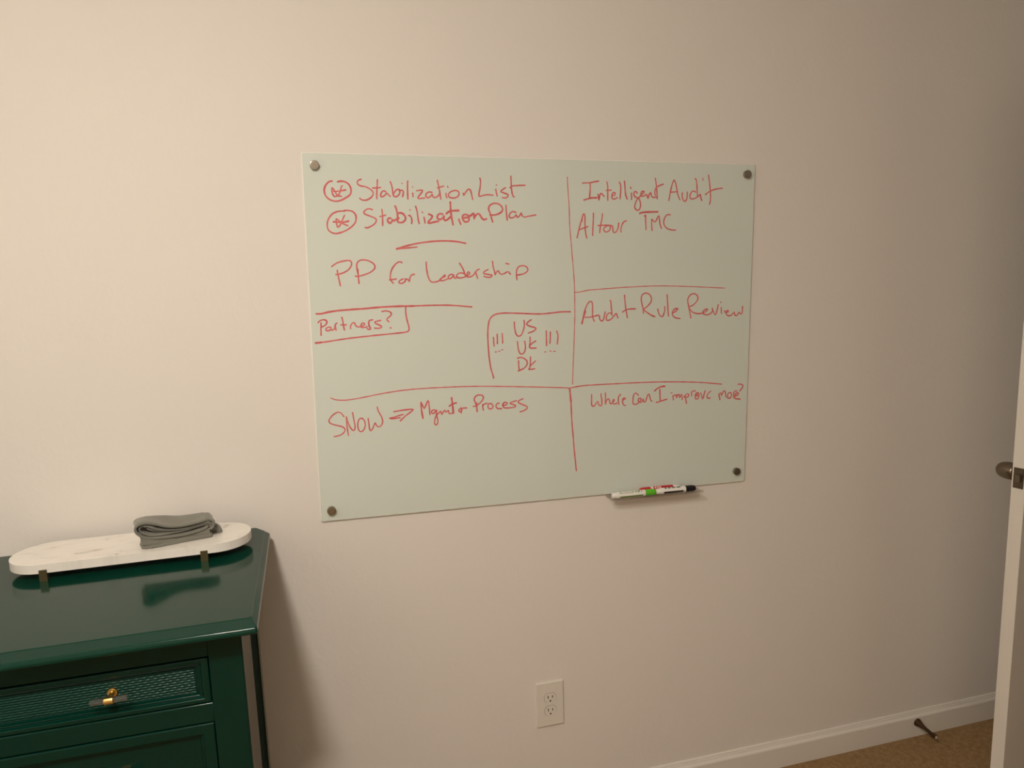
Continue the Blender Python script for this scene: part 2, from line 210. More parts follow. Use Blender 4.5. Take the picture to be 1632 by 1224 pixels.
'improve':[[3.8,3582,1408,3582,1332,3584,1266,3609,1246,3636,1270,3671,1312,3682,1267,3710,1244,3729,1264,3728,1330,3717,1382,3719,1412],[3.8,3778,1419,3781,1349,3779,1261,3791,1305,3814,1333,3833,1328,3841,1294,3849,1272],[3.8,3853,1264,3892,1284,3907,1313,3895,1324,3884,1292,3892,1266,3923,1260,3947,1273],[3.8,3974,1250,3966,1309,3973,1360,4001,1385],[3.8,4041,1309,4072,1325,4064,1333,4036,1327,4029,1283,4041,1242,4073,1229],[3.8,4261,1359,4221,1394,4190,1363,4181,1304,4183,1252,4215,1235,4255,1248,4294,1283,4298,1312,4270,1317,4258,1285,4278,1261,4310,1263,4326,1288,4330,1310,4338,1272,4362,1260,4382,1307,4397,1351,4417,1369,4429,1334,4442,1281,4466,1265],[4.5,4500,1405,4540,1436,4596,1459,4656,1463],[4.5,4578,1423,4582,1348,4588,1258],[4.0,4527,1246,4567,1250,4616,1264,4688,1280],[3.0,4744,1362,4767,1363],[3.8,4778,1328,4781,1298,4786,1264],[3.8,4786,1320,4809,1330,4829,1333,4834,1287,4846,1324,4870,1338,4883,1284,4899,1329,4915,1324,4921,1260],[3.8,4949,1303,4957,1318,4974,1264,4986,1203],[3.8,4949,1292,4981,1332,5014,1334,5019,1307,4990,1290,4957,1288],[3.8,5059,1358,5061,1335,5064,1304],[3.8,5063,1357,5087,1375,5121,1369],[3.8,5167,1344,5130,1338,5118,1301,5123,1263,5157,1259,5177,1290,5171,1336,5122,1301,5172,1302],[3.8,5200,1342,5218,1303,5236,1249,5252,1301,5271,1367],[3.8,5359,1356,5322,1331,5302,1291,5311,1260,5353,1257],[4.5,5487,1303,5497,1264,5506,1225],[3.8,5487,1303,5516,1324,5530,1278,5549,1330,5574,1348,5588,1320,5599,1258],[3.8,5677,1315,5643,1317,5626,1280,5633,1241,5671,1243,5687,1276,5677,1315],[3.8,5720,1313,5720,1275,5727,1236],[3.8,5721,1305,5737,1335,5771,1337],[4.5,5731,1258,5782,1275,5798,1301,5772,1310,5743,1281,5740,1235,5775,1221,5827,1216],[3.8,5785,1429,5819,1431,5862,1415,5859,1382,5830,1349,5814,1331]],
'dividers':[[3.0,3243,4220,3251,4081,3268,3848,3276,3613,3293,3415,3318,3136,3339,2855,3344,2489,3335,2161,3321,1830,3312,1563],[3.0,3335,2766,3422,2772,3552,2794,3728,2803,4084,2821,4538,2829,5004,2812,5530,2781],[3.5,197,1558,256,1531,382,1520,556,1537,825,1577,1136,1607,1532,1613,2017,1603,2516,1572,2942,1541,3246,1516],[4.0,3246,1508,3467,1534,3825,1536,4282,1533,4656,1523,5133,1493,5525,1446],[6.0,3273,1498,3281,1413,3290,1329],[4.5,3290,1329,3299,1116,3316,901,3334,685,3352,511,3365,379]]}

# ================================================================ ROOM SHELL
XL, XR, YF, ZC = -1.30, 2.60, -3.30, 2.44
DOOR_H0, DOOR_H1 = -0.125, -0.895          # doorway in the right wall (y)
bm = bmesh.new(); box(bm, XL-0.1, XR+1.3, YF-0.1, 0.1, -0.1, 0.0); struct('floor', bm, M['carpet'])
bm = bmesh.new(); box(bm, XL-0.1, XR+1.3, YF-0.1, 0.1, ZC, ZC+0.1); struct('ceiling', bm, M['ceiling'])
bm = bmesh.new(); box(bm, XL-0.1, XR+1.3, 0.0, 0.1, 0, ZC); struct('wall_back', bm, M['wall'])
bm = bmesh.new(); box(bm, XL-0.1, XL, YF-0.1, 0.0, 0, ZC); struct('wall_left', bm, M['wall'])
bm = bmesh.new(); box(bm, XL, XR+1.3, YF-0.1, YF, 0, ZC); struct('wall_front', bm, M['wall'])
bm = bmesh.new()
box(bm, XR, XR+0.12, DOOR_H0, 0.0, 0, ZC)
box(bm, XR, XR+0.12, YF, DOOR_H1, 0, ZC)
box(bm, XR, XR+0.12, DOOR_H1, DOOR_H0, 2.06, ZC)
struct('wall_right', bm, M['wall'])
bm = bmesh.new(); box(bm, XR+1.3, XR+1.4, YF-0.1, 0.1, 0, ZC); struct('wall_hall', bm, M['wall'])
# door casing and jamb
bm = bmesh.new()
for y0, y1 in ((DOOR_H0, DOOR_H0+0.06), (DOOR_H1-0.06, DOOR_H1)): box(bm, XR-0.016, XR, y0, y1, 0.0, 2.12)
box(bm, XR-0.016, XR, DOOR_H1, DOOR_H0, 2.06, 2.12)
for y0, y1 in ((DOOR_H0-0.018, DOOR_H0), (DOOR_H1, DOOR_H1+0.018)): box(bm, XR, XR+0.12, y0, y1, 0.0, 2.06)
box(bm, XR, XR+0.12, DOOR_H1+0.018, DOOR_H0-0.018, 2.042, 2.06)
struct('trim_1', bm, M['trim'])
# baseboards: flat face with a sloped, beaded top
BP = [(0,0),(-0.014,0),(-0.014,0.0665),(-0.0128,0.0700),(-0.0105,0.0725),(-0.0082,0.0762),(-0.0076,0.0795),(-0.0062,0.0805),(-0.0050,0.0850),(-0.0036,0.0866),(0,0.0868)]
bm = bmesh.new(); prism(bm, BP, 'x', XL, XR); struct('baseboard_back', bm, M['trim'])
bm = bmesh.new()
prism(bm, [(XL - y, z) for y, z in BP], 'y', YF, -0.0145); struct('baseboard_left', bm, M['trim'])
bm = bmesh.new(); prism(bm, [(YF - y, z) for y, z in BP], 'x', XL+0.0145, XR-0.0145); struct('baseboard_front', bm, M['trim'])
bm = bmesh.new()
prism(bm, [(XR + y, z) for y, z in BP], 'y', YF, DOOR_H1-0.061); struct('baseboard_right', bm, M['trim'])
# unseen dark leaf added so a faint dark band mirrors in the glass board
d2 = bpy.data.objects.new('reflection_door', None); C.objects.link(d2)
tag(d2, 'dark door leaf added behind the camera for its reflection in the board', 'door', None, 'structure')
d2.location = (1.520, -2.880, 0.0); d2.rotation_euler = (0, 0, math.radians(96.5))
bm = bmesh.new(); box(bm, 0, 0.90, -0.035, 0, 0.012, 2.035); bevel(bm, 0.0018, 1); obj('leaf', bm, M['dark_stand_in'], d2)
bm = bmesh.new(); lathe(bm, [(0.026,0.0002),(0.026,0.006),(0.012,0.010),(0.012,0.030),(0.024,0.038),(0.026,0.052),(0.016,0.064)], 24, 'y', (0.84, 0, 0.95))
obj('door_knob', bm, M['nickel'], d2, 40)
bm = bmesh.new(); box(bm, 1.500, 1.620, YF, -2.900, 0, ZC); struct('wall_closet', bm, M['wall'])

# ================================================================ CEILING LIGHT
lt = thing('ceiling_light', 'round flush ceiling light with a glowing glass bowl, the only lamp in the room', 'light', LAMP_AT)
bm = bmesh.new(); lathe(bm, [(0.135,0.0),(0.135,-0.018),(0.125,-0.028)], 48, 'z'); obj('base_pan', bm, M['nickel'], lt, 40)
bm = bmesh.new()
lathe(bm, [(0.112,-0.028)] + [(0.112*math.cos(a), -0.028-0.075*math.sin(a)) for a in [i*PI/2/10 for i in range(1,10)]] + [(0.004,-0.1031)], 48, 'z')
obj('glass_bowl', bm, M['lamp'], lt, 60)

# ================================================================ WHITEBOARD
TAU = -0.0188859
BZ = 0.9596
BW, BH = 1.190, 0.889
bd = thing('whiteboard', 'pale green frameless glass board covered in red handwriting, hung slightly askew on the wall', 'whiteboard',
           (0, 0, BZ), (0, -TAU, 0))
bm = bmesh.new(); box(bm, 0, BW, -0.007, -0.003, 0, BH)
bevel(bm, 0.0062, 3, [e for e in bm.edges if abs(e.verts[0].co.y - e.verts[1].co.y) > 0.002])
fr = [e for e in bm.edges if all(v.co.y < -0.0069 for v in e.verts)]
bevel(bm, 0.0027, 1, fr)
bm.normal_update()
for f in bm.faces: f.material_index = 0 if abs(f.normal.y) > 0.95 else 1
obj('glass_panel', bm, None, bd, mats=[M['glass'], M['glass_edge']])
for x, z in ((0.0290, 0.8585), (1.1615, 0.8600), (0.0278, 0.0298), (1.1585, 0.0342)):
    bm = bmesh.new()
    lathe(bm, [(0.0088,-0.0068),(0.0088,-0.0085),(0.0108,-0.0085),(0.0108,-0.0155),(0.0104,-0.0164),(0.0094,-0.0168)], 36, 'y', (x, 0, z))
    s = obj('standoff', bm, M['steel'], bd, 30); s['label'] = 'round metal standoff cap'
def ribbon(bm, pts, width, lift):
    """ink stroke on the glass, a low ridge 0.35 mm high with round ends"""
    P = [Vector(p) for p in pts]
    if len(P) > 2:
        Q = []
        for i in range(len(P)-1):
            p0 = P[max(i-1, 0)]; p1 = P[i]; p2 = P[i+1]; p3 = P[min(i+2, len(P)-1)]
            n = max(2, int((p2-p1).length / 0.004))
            for k in range(n):
                t = k/n
                Q.append(0.5*((2*p1) + (p2-p0)*t + (2*p0-5*p1+4*p2-p3)*t*t + (3*p1-p0-3*p2+p3)*t**3))
        Q.append(P[-1]); P = Q
    D = []
    for i in range(len(P)):
        d = P[min(i+1, len(P)-1)] - P[max(i-1, 0)]
        D.append(d.normalized() if d.length > 1e-9 else Vector((1, 0)))
    h = width/2
    ss = [(P[0]-D[0]*h*0.75, D[0], 0.35), (P[0]-D[0]*h*0.4, D[0], 0.8)] + \
         [(p, d, 1.0 - 0.12*math.sin(i*0.7)*math.sin(i*0.23)) for i, (p, d) in enumerate(zip(P, D))] + \
         [(P[-1]+D[-1]*h*0.4, D[-1], 0.75), (P[-1]+D[-1]*h*0.75, D[-1], 0.3)]
    prev = None
    for m_, (c, d, k) in enumerate(ss):
        top = -0.00722 - lift - 0.00012*m_/len(ss)
        nx = Vector((-d.y, d.x))*h*k
        e = nx*0.82
        row = [bm.verts.new((q.x, yy, q.y)) for q, yy in ((c-nx, -0.0069), (c-e, top), (c+e, top), (c+nx, -0.0069))]
        if prev:
            for j in range(3): bm.faces.new((prev[j], prev[j+1], row[j+1], row[j]))
        prev = row
INK_LABELS = {
 'list': 'red handwriting, first bulleted line ending in List', 'plan': 'red handwriting, second bulleted line ending in Plan',
 'leadership': 'red underline and the handwritten line ending in Leadership', 'partners': 'red handwriting Partners? in an open box',
 'countries': 'red handwriting US UK Dk between exclamation marks in an open box', 'process': 'red handwriting with an arrow, ending in Process',
 'audit': 'red handwriting, top line beside the long vertical rule', 'tour': 'red handwritten word starting with Al', 'tmc': 'red handwriting TMC with a bar above',
 'review': 'red handwriting Audit Rule Review', 'where': 'red handwriting Where Can I', 'improve': 'red handwriting improve more?',
 'dividers': 'thin red lines dividing the board into fields'}
WORDS = []
for key, strokes in INK.items():
    if key == 'tour': WORDS += [('tour', strokes[:7]), ('tmc', strokes[7:])]
    elif key == 'improve': WORDS += [('where', strokes[:9]), ('improve', strokes[9:])]
    else: WORDS.append((key, strokes))
for key, strokes in WORDS:
    bm = bmesh.new()
    for k_, s in enumerate(strokes):
        ribbon(bm, [(s[i]/5000.0, s[i+1]/5000.0) for i in range(1, len(s), 2)], s[0]*(0.00084 if key == 'dividers' else 0.00098), 0.00001*(k_ % 13))
    me_o = obj('handwriting', bm, M['ink'], bd)
    me_o['label'] = INK_LABELS[key]

# ================================================================ MARKER TRAY AND MARKERS
def board_z(x): return BZ + x*math.sin(TAU)
TX0, TX1 = 0.7595, 1.0330
TZ = board_z(0.76) - 0.0035                 # top of the shelf at its left end
tr = thing('marker_tray', 'clear acrylic marker tray under the lower edge of the glass board', 'tray', (TX0, 0, TZ), (0, -TAU, 0))
bm = bmesh.new()
L = TX1 - TX0
prism(bm, [(-0.0004,-0.0024),(-0.0004,0.0300),(-0.0026,0.0300),(-0.0026,0.0),(-0.0478,0.0),(-0.0490,0.0060),(-0.0510,0.0060),(-0.0505,-0.0018),(-0.0490,-0.0024)], 'x', 0.0, L)
bevel(bm, 0.0004, 1)
obj('shelf', bm, M['acrylic'], tr)
R_ = 0.0088
def marker(label, x0, x1, y, cap_right, cap_mat, style):
    """x0 < x1 ends; lies along x on the tray"""
    n = x1 - x0
    zc = TZ + (x0-TX0)*math.sin(TAU) + R_ + 0.0004
    t = thing('dry_erase_marker', label, 'marker', (x0, y, zc), (0, -TAU, 0), 'markers on the tray')
    def X(a): return a if cap_right else n - a
    cl = 0.031 if style != 'green' else 0.032
    bm = bmesh.new()
    prof = [(0.0050,0.0),(0.0066,0.0010),(0.0072,0.0035),(0.0072,0.0120),(R_,0.0135),(R_,n-cl-0.0005)]
    lathe(bm, [(r, X(h)) for r, h in prof], 32, 'x'); obj('barrel', bm, M['white'], t, 30)
    bm = bmesh.new()
    prof = [(R_+0.0002,n-cl),(R_+0.0002,n-0.012),(0.0080,n-0.004),(0.0066,n-0.0006),(0.0050,n)]
    lathe(bm, [(r, X(h)) for r, h in prof], 32, 'x'); obj('cap', bm, cap_mat, t, 30)
    # printed sleeve: angular bands on a thin cylinder (angle from the top, towards the room)
    bm = bmesh.new(); a0, a1, N = 0.021, n-cl-0.0085, 72
    rr = R_ + 0.00015
    cells = 30
    for i in range(N):
        th0, th1 = 2*PI*i/N, 2*PI*(i+1)/N
        deg = math.degrees((th0+th1)/2)      # 0 = up, 90 = towards the camera (-y)
        for k in range(cells):
            f0, f1 = k/cells, (k+1)/cells
            q = [(X(a0+(a1-a0)*f), -rr*math.sin(th), rr*math.cos(th)) for f, th in ((f0,th0),(f1,th0),(f1,th1),(f0,th1))]
            fc = bm.faces.new([bm.verts.new(p) for p in q])
            mi = 0
            if style == 'green':
                if 98 < deg < 128: mi = 1
                if (5 < deg < 14 or 42 < deg < 51) and k < 18: mi = 1
                if 5 < deg < 51 and (k in (0, 17) or k in (20, 22, 24, 25, 28)): mi = 1
            elif style == 'black':
                if 88 < deg < 135 or deg > 300: mi = 1
                if 12 < deg < 34 and k in (2, 3, 4, 7, 8, 9, 10, 13, 14, 15, 16, 17, 20, 21, 22, 23, 24, 25): mi = 1
            else:
                mi = 1
                if 15 < deg < 62 and k in (27, 26, 24, 22, 20, 19) and not (k in (26, 20) and deg > 40): mi = 0
                if deg > 230 and deg < 300: mi = 0
            fc.material_index = mi
    pm = {'green': M['olive_print'], 'black': M['black_cap'], 'red': M['red_cap']}[style]
    bmesh.ops.remove_doubles(bm, verts=bm.verts, dist=1e-6)
    o = obj('label_sleeve', bm, None, t, 40, mats=[M['white'], pm])
    return t
marker('white dry erase marker with a green cap, front left on the clear tray', 0.7640, 0.8925, -0.0375, True, M['green_cap'], 'green')
marker('white dry erase marker with a black cap, end to end with the green one', 0.8935, 1.0130, -0.0375, True, M['black_cap'], 'black')
marker('red dry erase marker lying behind the other two against the glass', 0.8545, 0.9745, -0.0180, False, M['red_cap'], 'red')

# ================================================================ WALL OUTLET
ot = thing('wall_outlet', 'ivory double wall outlet on a rectangular plate, low on the wall below the glass board', 'outlet', (0.5845, 0, 0.3562))
bm = bmesh.new(); box(bm, -0.0395, 0.0395, -0.0062, 0.0, -0.0655, 0.0655)
bevel(bm, 0.0016, 2, [e for e in bm.edges if abs(e.verts[0].co.y - e.verts[1].co.y) > 0.002])
bevel(bm, 0.0050, 3, [e for e in bm.edges if all(v.co.y < -0.006 for v in e.verts)])
obj('cover_plate', bm, M['plastic'], ot, 30)
for zc in (0.0195, -0.0195):
    bm = bmesh.new()
    pts = []
    for i in range(48):
        a = 2*PI*i/48
        pts.append((0.0172*math.cos(a), zc + max(-0.0140, min(0.0140, 0.0172*math.sin(a)))))
    A, B = prism(bm, pts, 'y', -0.0074, -0.0055)
    rc = obj('receptacle', bm, M['plastic'], ot, 30)
    # recess line round the face
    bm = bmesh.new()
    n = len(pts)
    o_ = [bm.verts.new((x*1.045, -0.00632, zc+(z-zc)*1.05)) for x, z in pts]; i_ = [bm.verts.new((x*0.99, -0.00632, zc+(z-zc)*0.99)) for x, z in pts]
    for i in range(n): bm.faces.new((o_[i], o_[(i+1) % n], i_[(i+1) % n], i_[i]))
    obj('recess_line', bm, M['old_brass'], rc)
    for x, hh in ((-0.0064, 0.0046), (0.0064, 0.0038)):
        bm = bmesh.new(); box(bm, x-0.0011, x+0.0011, -0.0075, -0.0060, zc+0.0032-hh, zc+0.0032+hh); obj('slot', bm, M['dark'], rc)
    bm = bmesh.new(); lathe(bm, [(0.0024,-0.0060),(0.0024,-0.0075)], 20, 'y', (0, 0, zc-0.0088)); obj('ground_hole', bm, M['dark'], rc)
bm = bmesh.new(); lathe(bm, [(0.0030,-0.0060),(0.0030,-0.0070),(0.0020,-0.0075)], 20, 'y'); obj('screw', bm, M['plastic'], ot, 30)

# ================================================================ DOOR (open, latch edge towards the camera)
PHI = math.radians(15.0)
DX, DY = 1.8180, -0.3075                     # wall-side latch corner of the leaf
d1 = bpy.data.objects.new('door_1', None); C.objects.link(d1)
tag(d1, 'white panel door standing open near the wall, only its latch edge and knob in view', 'door', None, 'structure')
d1.location = (DX, DY, 0.0); d1.rotation_euler = (0, 0, PHI)
DW, DT = 0.755, 0.035
bm = bmesh.new()
box(bm, 0, DW, -DT, 0, 0.012, 2.035)
bevel(bm, 0.0018, 2)
obj('leaf', bm, M['door'], d1, 30)
bm = bmesh.new()
for s in (0, 1):
    y0, y1 = ((-DT-0.004, -DT+0.0005), (-0.0005, 0.004))[s]
    for x0, x1 in ((0.115, 0.345), (0.410, 0.640)):
        for z0, z1 in ((0.24, 0.80), (0.98, 1.56), (1.68, 1.90)):
            for a in ((x0, x1, z0, z0+0.016), (x0, x1, z1-0.016, z1), (x0, x0+0.016, z0+0.016, z1-0.016), (x1-0.016, x1, z0+0.016, z1-0.016)):
                box(bm, a[0], a[1], y0, y1, a[2], a[3])
obj('panel_moulding', bm, M['door'], d1)
KZ = 0.9645
bm = bmesh.new()
lathe(bm, [(0.0315,0.0002),(0.0315,0.004),(0.0290,0.008),(0.0140,0.010),(0.0140,0.014),(0.0225,0.018),(0.0246,0.024),(0.0247,0.036),(0.0236,0.047),(0.0208,0.0565),(0.0165,0.0630),(0.0110,0.0670),(0.0050,0.0685)], 40, 'y', (0.060, 0, KZ))
kb = obj('door_knob', bm, M['nickel'], d1, 50); kb['label'] = 'rounded satin metal door knob on the wall side of the door'
bm = bmesh.new()
lathe(bm, [(0.0315,-DT-0.0002),(0.0315,-DT-0.004),(0.0290,-DT-0.008),(0.0130,-DT-0.011),(0.0115,-DT-0.020),(0.0200,-DT-0.030),(0.0236,-DT-0.044),(0.0185,-DT-0.0650),(0.0050,-DT-0.0725)], 40, 'y', (0.060, 0, KZ))
obj('door_knob', bm, M['nickel'], d1, 50)
LZ = 0.9655
bm = bmesh.new(); box(bm, -0.0015, 0.0008, -DT+0.0045, -0.0045, LZ-0.0285, LZ+0.0285); bevel(bm, 0.0006, 1)
lp = obj('latch_plate', bm, M['nickel'], d1)
bm = bmesh.new(); prism(bm, [(-0.0015,-0.025),(-0.0110,-0.0240),(-0.0060,-0.0115),(-0.0015,-0.0100)], 'z', LZ-0.010, LZ+0.010)
obj('latch_bolt', bm, M['nickel'], lp)
for dz in (-0.0225, 0.0225):
    bm = bmesh.new(); lathe(bm, [(0.0034,-0.0015),(0.0030,-0.0023)], 16, 'x', (0, -DT/2, LZ+dz)); obj('screw', bm, M['old_brass'], lp)
for z in (0.25, 1.02, 1.80):
    bm = bmesh.new(); lathe(bm, [(0.0065,z-0.045),(0.0065,z+0.045)], 16, 'z', (DW+0.004, -DT-0.003, 0)); obj('hinge', bm, M['nickel'], d1, 40)

# ================================================================ DOOR STOP
ds = thing('door_stop', 'dark bronze door stop with a pale tip, screwed into the baseboard', 'door stop', (1.8435, -0.0138, 0.050), (0.04, 0, -0.02))
bm = bmesh.new()
lathe(bm, [(0.0135,0.0),(0.0132,-0.003),(0.0120,-0.006),(0.0095,-0.014),(0.0068,-0.026),(0.0055,-0.040),(0.0052,-0.058),(0.0058,-0.064),(0.0058,-0.066)], 32, 'y'); obj('rod', bm, M['bronze'], ds, 50)
bm = bmesh.new(); lathe(bm, [(0.0066,-0.064),(0.0074,-0.068),(0.0074,-0.074),(0.0060,-0.079)], 28, 'y'); obj('bumper', bm, M['bronze'], ds, 40)
bm = bmesh.new(); lathe(bm, [(0.0042,-0.0785),(0.0040,-0.0805),(0.0024,-0.0815)], 20, 'y'); o = obj('tip', bm, M['rubber'], ds, 40); o['label'] = 'small pale tip'

# ================================================================ DRESSER
TOPZ = 0.9640
X0, X1 = -1.040, -0.1190                     # ends of the top
BX0, BX1 = -1.0065, -0.1525                   # ends of the carcase
YFACE, YB = -0.4850, -0.0160                 # face frame plane and back
dr = thing('dresser', 'tall dark green lacquered dresser with a woven drawer front, against the wall', 'dresser', (0, 0, 0))
# top: rolled front and side edge, the two back corners clipped
bm = bmesh.new()
def fillet(P, radii, seg=5):
    """round the inner corners of a polyline"""
    Q = [P[0]]
    for k in range(1, len(P)-1):
        p, a, c = Vector(P[k]), Vector(P[k-1]), Vector(P[k+1]); r = radii[k-1]
        if r <= 0: Q.append(tuple(p)); continue
        u = (a-p).normalized(); v = (c-p).normalized()
        t = min(r, 0.48*(a-p).length, 0.48*(c-p).length)
        for s in range(seg+1):
            f = s/seg
            Q.append(tuple((1-f)**2*(p+u*t) + 2*f*(1-f)*p + f*f*(p+v*t)))
    Q.append(P[-1]); return Q
edge = fillet([(0.0, 0.0), (0.0015, -0.0010), (0.0288, -0.0076), (0.0312, -0.0145), (0.0290, -0.0205), (0.0200, -0.0205)], [0.0008, 0.0024, 0.0040, 0.0030], 6)
side = [(f*0.375, z) for f, z in edge]
rows = []
for (fo, fz), (so, _z) in zip(edge, side):
    xa, xb, yf = X0+0.0116-so, X1-0.0116+so, -0.5055-fo
    z = TOPZ + fz
    rows.append([bm.verts.new(p) for p in ((xa, -0.034, z), (xa+0.022+so*0.3, -0.003, z), (xb-0.022-so*0.3, -0.003, z), (xb, -0.034, z), (xb, yf+0.004, z), (xb-0.004, yf, z), (xa+0.004, yf, z), (xa, yf+0.004, z))])
for a, b in zip(rows, rows[1:]):
    for i in range(8): bm.faces.new((a[i], a[(i+1) % 8], b[(i+1) % 8], b[i]))
bm.faces.new(rows[0]); bm.faces.new(rows[-1][::-1])
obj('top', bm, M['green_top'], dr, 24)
# cove moulding under the top
bm = bmesh.new()
prism(bm, [(YFACE+0.002, TOPZ-0.0206), (YFACE-0.018, TOPZ-0.0206), (YFACE-0.015, TOPZ-0.0260), (YFACE-0.006, TOPZ-0.0330), (YFACE+0.002, TOPZ-0.0360)], 'x', BX0+0.002, BX1-0.002)
obj('cove_moulding', bm, M['green'], dr, 40)
# corner posts with rounded outer edge, reaching the floor as feet
def post(x0, x1, y0, y1, sx, z0, z1, rad):
    bm = bmesh.new()
    cx = x1-rad if sx > 0 else x0+rad
    arc = [(cx + sx*rad*math.sin(a), y0+rad-rad*math.cos(a)) for a in [i*PI/2/8 for i in range(9)]]
    inner = x0 if sx > 0 else x1
    outer = x1 if sx > 0 else x0
    prism(bm, [(inner, y0)] + arc + [(outer, y1), (inner, y1)], 'z', z0, z1)
    return bm
for sx, x0, x1 in ((1, -0.2115, BX1), (-1, BX0, BX0+0.0590)):
    obj('corner_post', post(x0, x1, YFACE, -0.3380, sx, 0.0, TOPZ-0.0205, 0.0035), M['green'], dr, 30)
for x0, x1 in ((BX1-0.050, BX1-0.0130), (BX0+0.0130, BX0+0.050)):
    bm = bmesh.new(); box(bm, x0, x1, -0.060, YB, 0.0, TOPZ-0.0206); bevel(bm, 0.002, 1); obj('back_post', bm, M['green'], dr)
# side panels, set back from the posts, and the back
for x0, x1 in ((BX1-0.029, BX1-0.0155), (BX0+0.0155, BX0+0.029)):
    bm = bmesh.new(); box(bm, x0, x1, -0.3382, -0.0600, 0.115, TOPZ-0.0206); obj('side_panel', bm, M['green_matt'], dr)
bm = bmesh.new(); box(bm, BX0+0.055, BX1-0.055, -0.030, -0.020, 0.115, TOPZ-0.0206); obj('back_panel', bm, M['green_matt'], dr)
# face frame rails
FX0, FX1 = -0.9475, -0.2115
RAILS = [(0.8905, 0.9445), (0.7625, 0.8005), (0.4520, 0.4880), (0.1150, 0.1750)]
for z0, z1 in RAILS:
    bm = bmesh.new(); box(bm, FX0, FX1, YFACE+0.0008, YFACE+0.030, z0, z1); bevel(bm, 0.0030, 5, [e for e in bm.edges if all(v.co.y < YFACE+0.001 for v in e.verts)])
    obj('rail', bm, M['green'], dr, 50)
def frame(bm, x0, x1, z0, z1, prof, fx=1.0):
    """mitred moulding: prof = (inset, y) from the outer edge inwards"""
    rows = [[bm.verts.new(p) for p in ((x0+i*fx, y, z0+i), (x1-i*fx, y, z0+i), (x1-i*fx, y, z1-i), (x0+i*fx, y, z1-i))] for i, y in prof]
    for a, b in zip(rows, rows[1:]):
        for k in range(4): bm.faces.new((a[k], a[(k+1) % 4], b[(k+1) % 4], b[k]))
    return rows
def handle(x, y, z, parent):
    bm = bmesh.new()
    lathe(bm, [(0.0088,0.0004),(0.0088,-0.0016),(0.0078,-0.0030),(0.0056,-0.0034),(0.0044,-0.0052),(0.0042,-0.0215)], 32, 'y', (x, y, z))
    h = obj('handle', bm, M['brass'], parent, 40); h['label'] = 'brass T handle with a clear rod'
    yc = y - 0.0270
    bm = bmesh.new()
    lathe(bm, [(0.0062,x-0.0075),(0.0069,x-0.0066),(0.0069,x+0.0066),(0.0062,x+0.0075)], 32, 'x', (0, yc, z)); obj('collar', bm, M['brass'], h, 40)
    bm = bmesh.new()
    lathe(bm, [(0.0050,x-0.0300),(0.0056,x-0.0293),(0.0056,x+0.0293),(0.0050,x+0.0300)], 24, 'x', (0, yc, z))
    o = obj('clear_rod', bm, M['rod'], h, 40); o['label'] = 'clear rod'
def drawer(z0, z1, woven):
    x0, x1 = FX0+0.0016, FX1-0.0016
    z0 += 0.0016; z1 -= 0.0016
    bm = bmesh.new(); y = YFACE
    if woven: prof = fillet([(0.0, y+0.025), (0.0, y+0.0002), (0.0080, y+0.0002), (0.0091, y+0.0011), (0.0112, y+0.0062), (0.0140, y+0.0050), (0.0152, y+0.0060), (0.0168, y+0.0114), (0.0188, y+0.0108), (0.0192, y+0.0135)], [0.0036, 0.0004, 0.0004, 0.0012, 0.0004, 0.0004, 0.0012, 0.0010], 8)
    else: prof = fillet([(0.0, y+0.025), (0.0, y+0.0002), (0.0205, y+0.0002), (0.0230, y+0.0060), (0.0255, y+0.0055), (0.0280, y+0.0115)], [0.0036, 0.0036, 0.0012, 0.0030], 12)
    fx = 1.4 if woven else 1.0                                  # the stiles are a little wider than the rails of the frame
    r = frame(bm, x0, x1, z0, z1, prof, fx)
    bm.faces.new(r[-1])
    d = obj('drawer', bm, M['green'], dr)
    yb = prof[-1][1]; k = prof[-1][0]
    if woven:
        d['label'] = 'shallow drawer with a woven cane front'
        xa, xb, za, zb = x0+k*fx+0.0002, x1-k*fx-0.0002, z0+k+0.0002, z1-k-0.0002
        bm = bmesh.new(); nx, nz = 560, 78
        pitch_x, pitch_z = 0.0062, 0.0047
        V = []
        for j in range(nz+1):
            row = []
            for i in range(nx+1):
                xx = xa + (xb-xa)*i/nx; zz = za + (zb-za)*j/nz
                rn = math.floor(zz/pitch_z); ph = (rn % 2)*PI
                rope = abs(math.sin(PI*zz/pitch_z))**0.7
                sn = math.sin(PI*xx/pitch_x + ph)
                h = 0.0022*rope*(0.82 + 0.18*sn)
                row.append(bm.verts.new((xx, yb-0.0006-h, zz)))
            V.append(row)
        for j in range(nz):
            for i in range(nx): bm.faces.new((V[j][i], V[j][i+1], V[j+1][i+1], V[j+1][i]))
        obj('woven_panel', bm, M['green_woven'], d, 180)
    for hx in (-0.3765, FX0 + (FX1+0.3765)):
        handle(hx, yb-(0.0025 if woven else 0), (z0+z1)/2+0.0010 if woven else (z0+z1)/2+0.05, d)
    return d
drawer(0.8005, 0.8905, True)
drawer(0.4880, 0.7625, False)
drawer(0.1750, 0.4520, False)

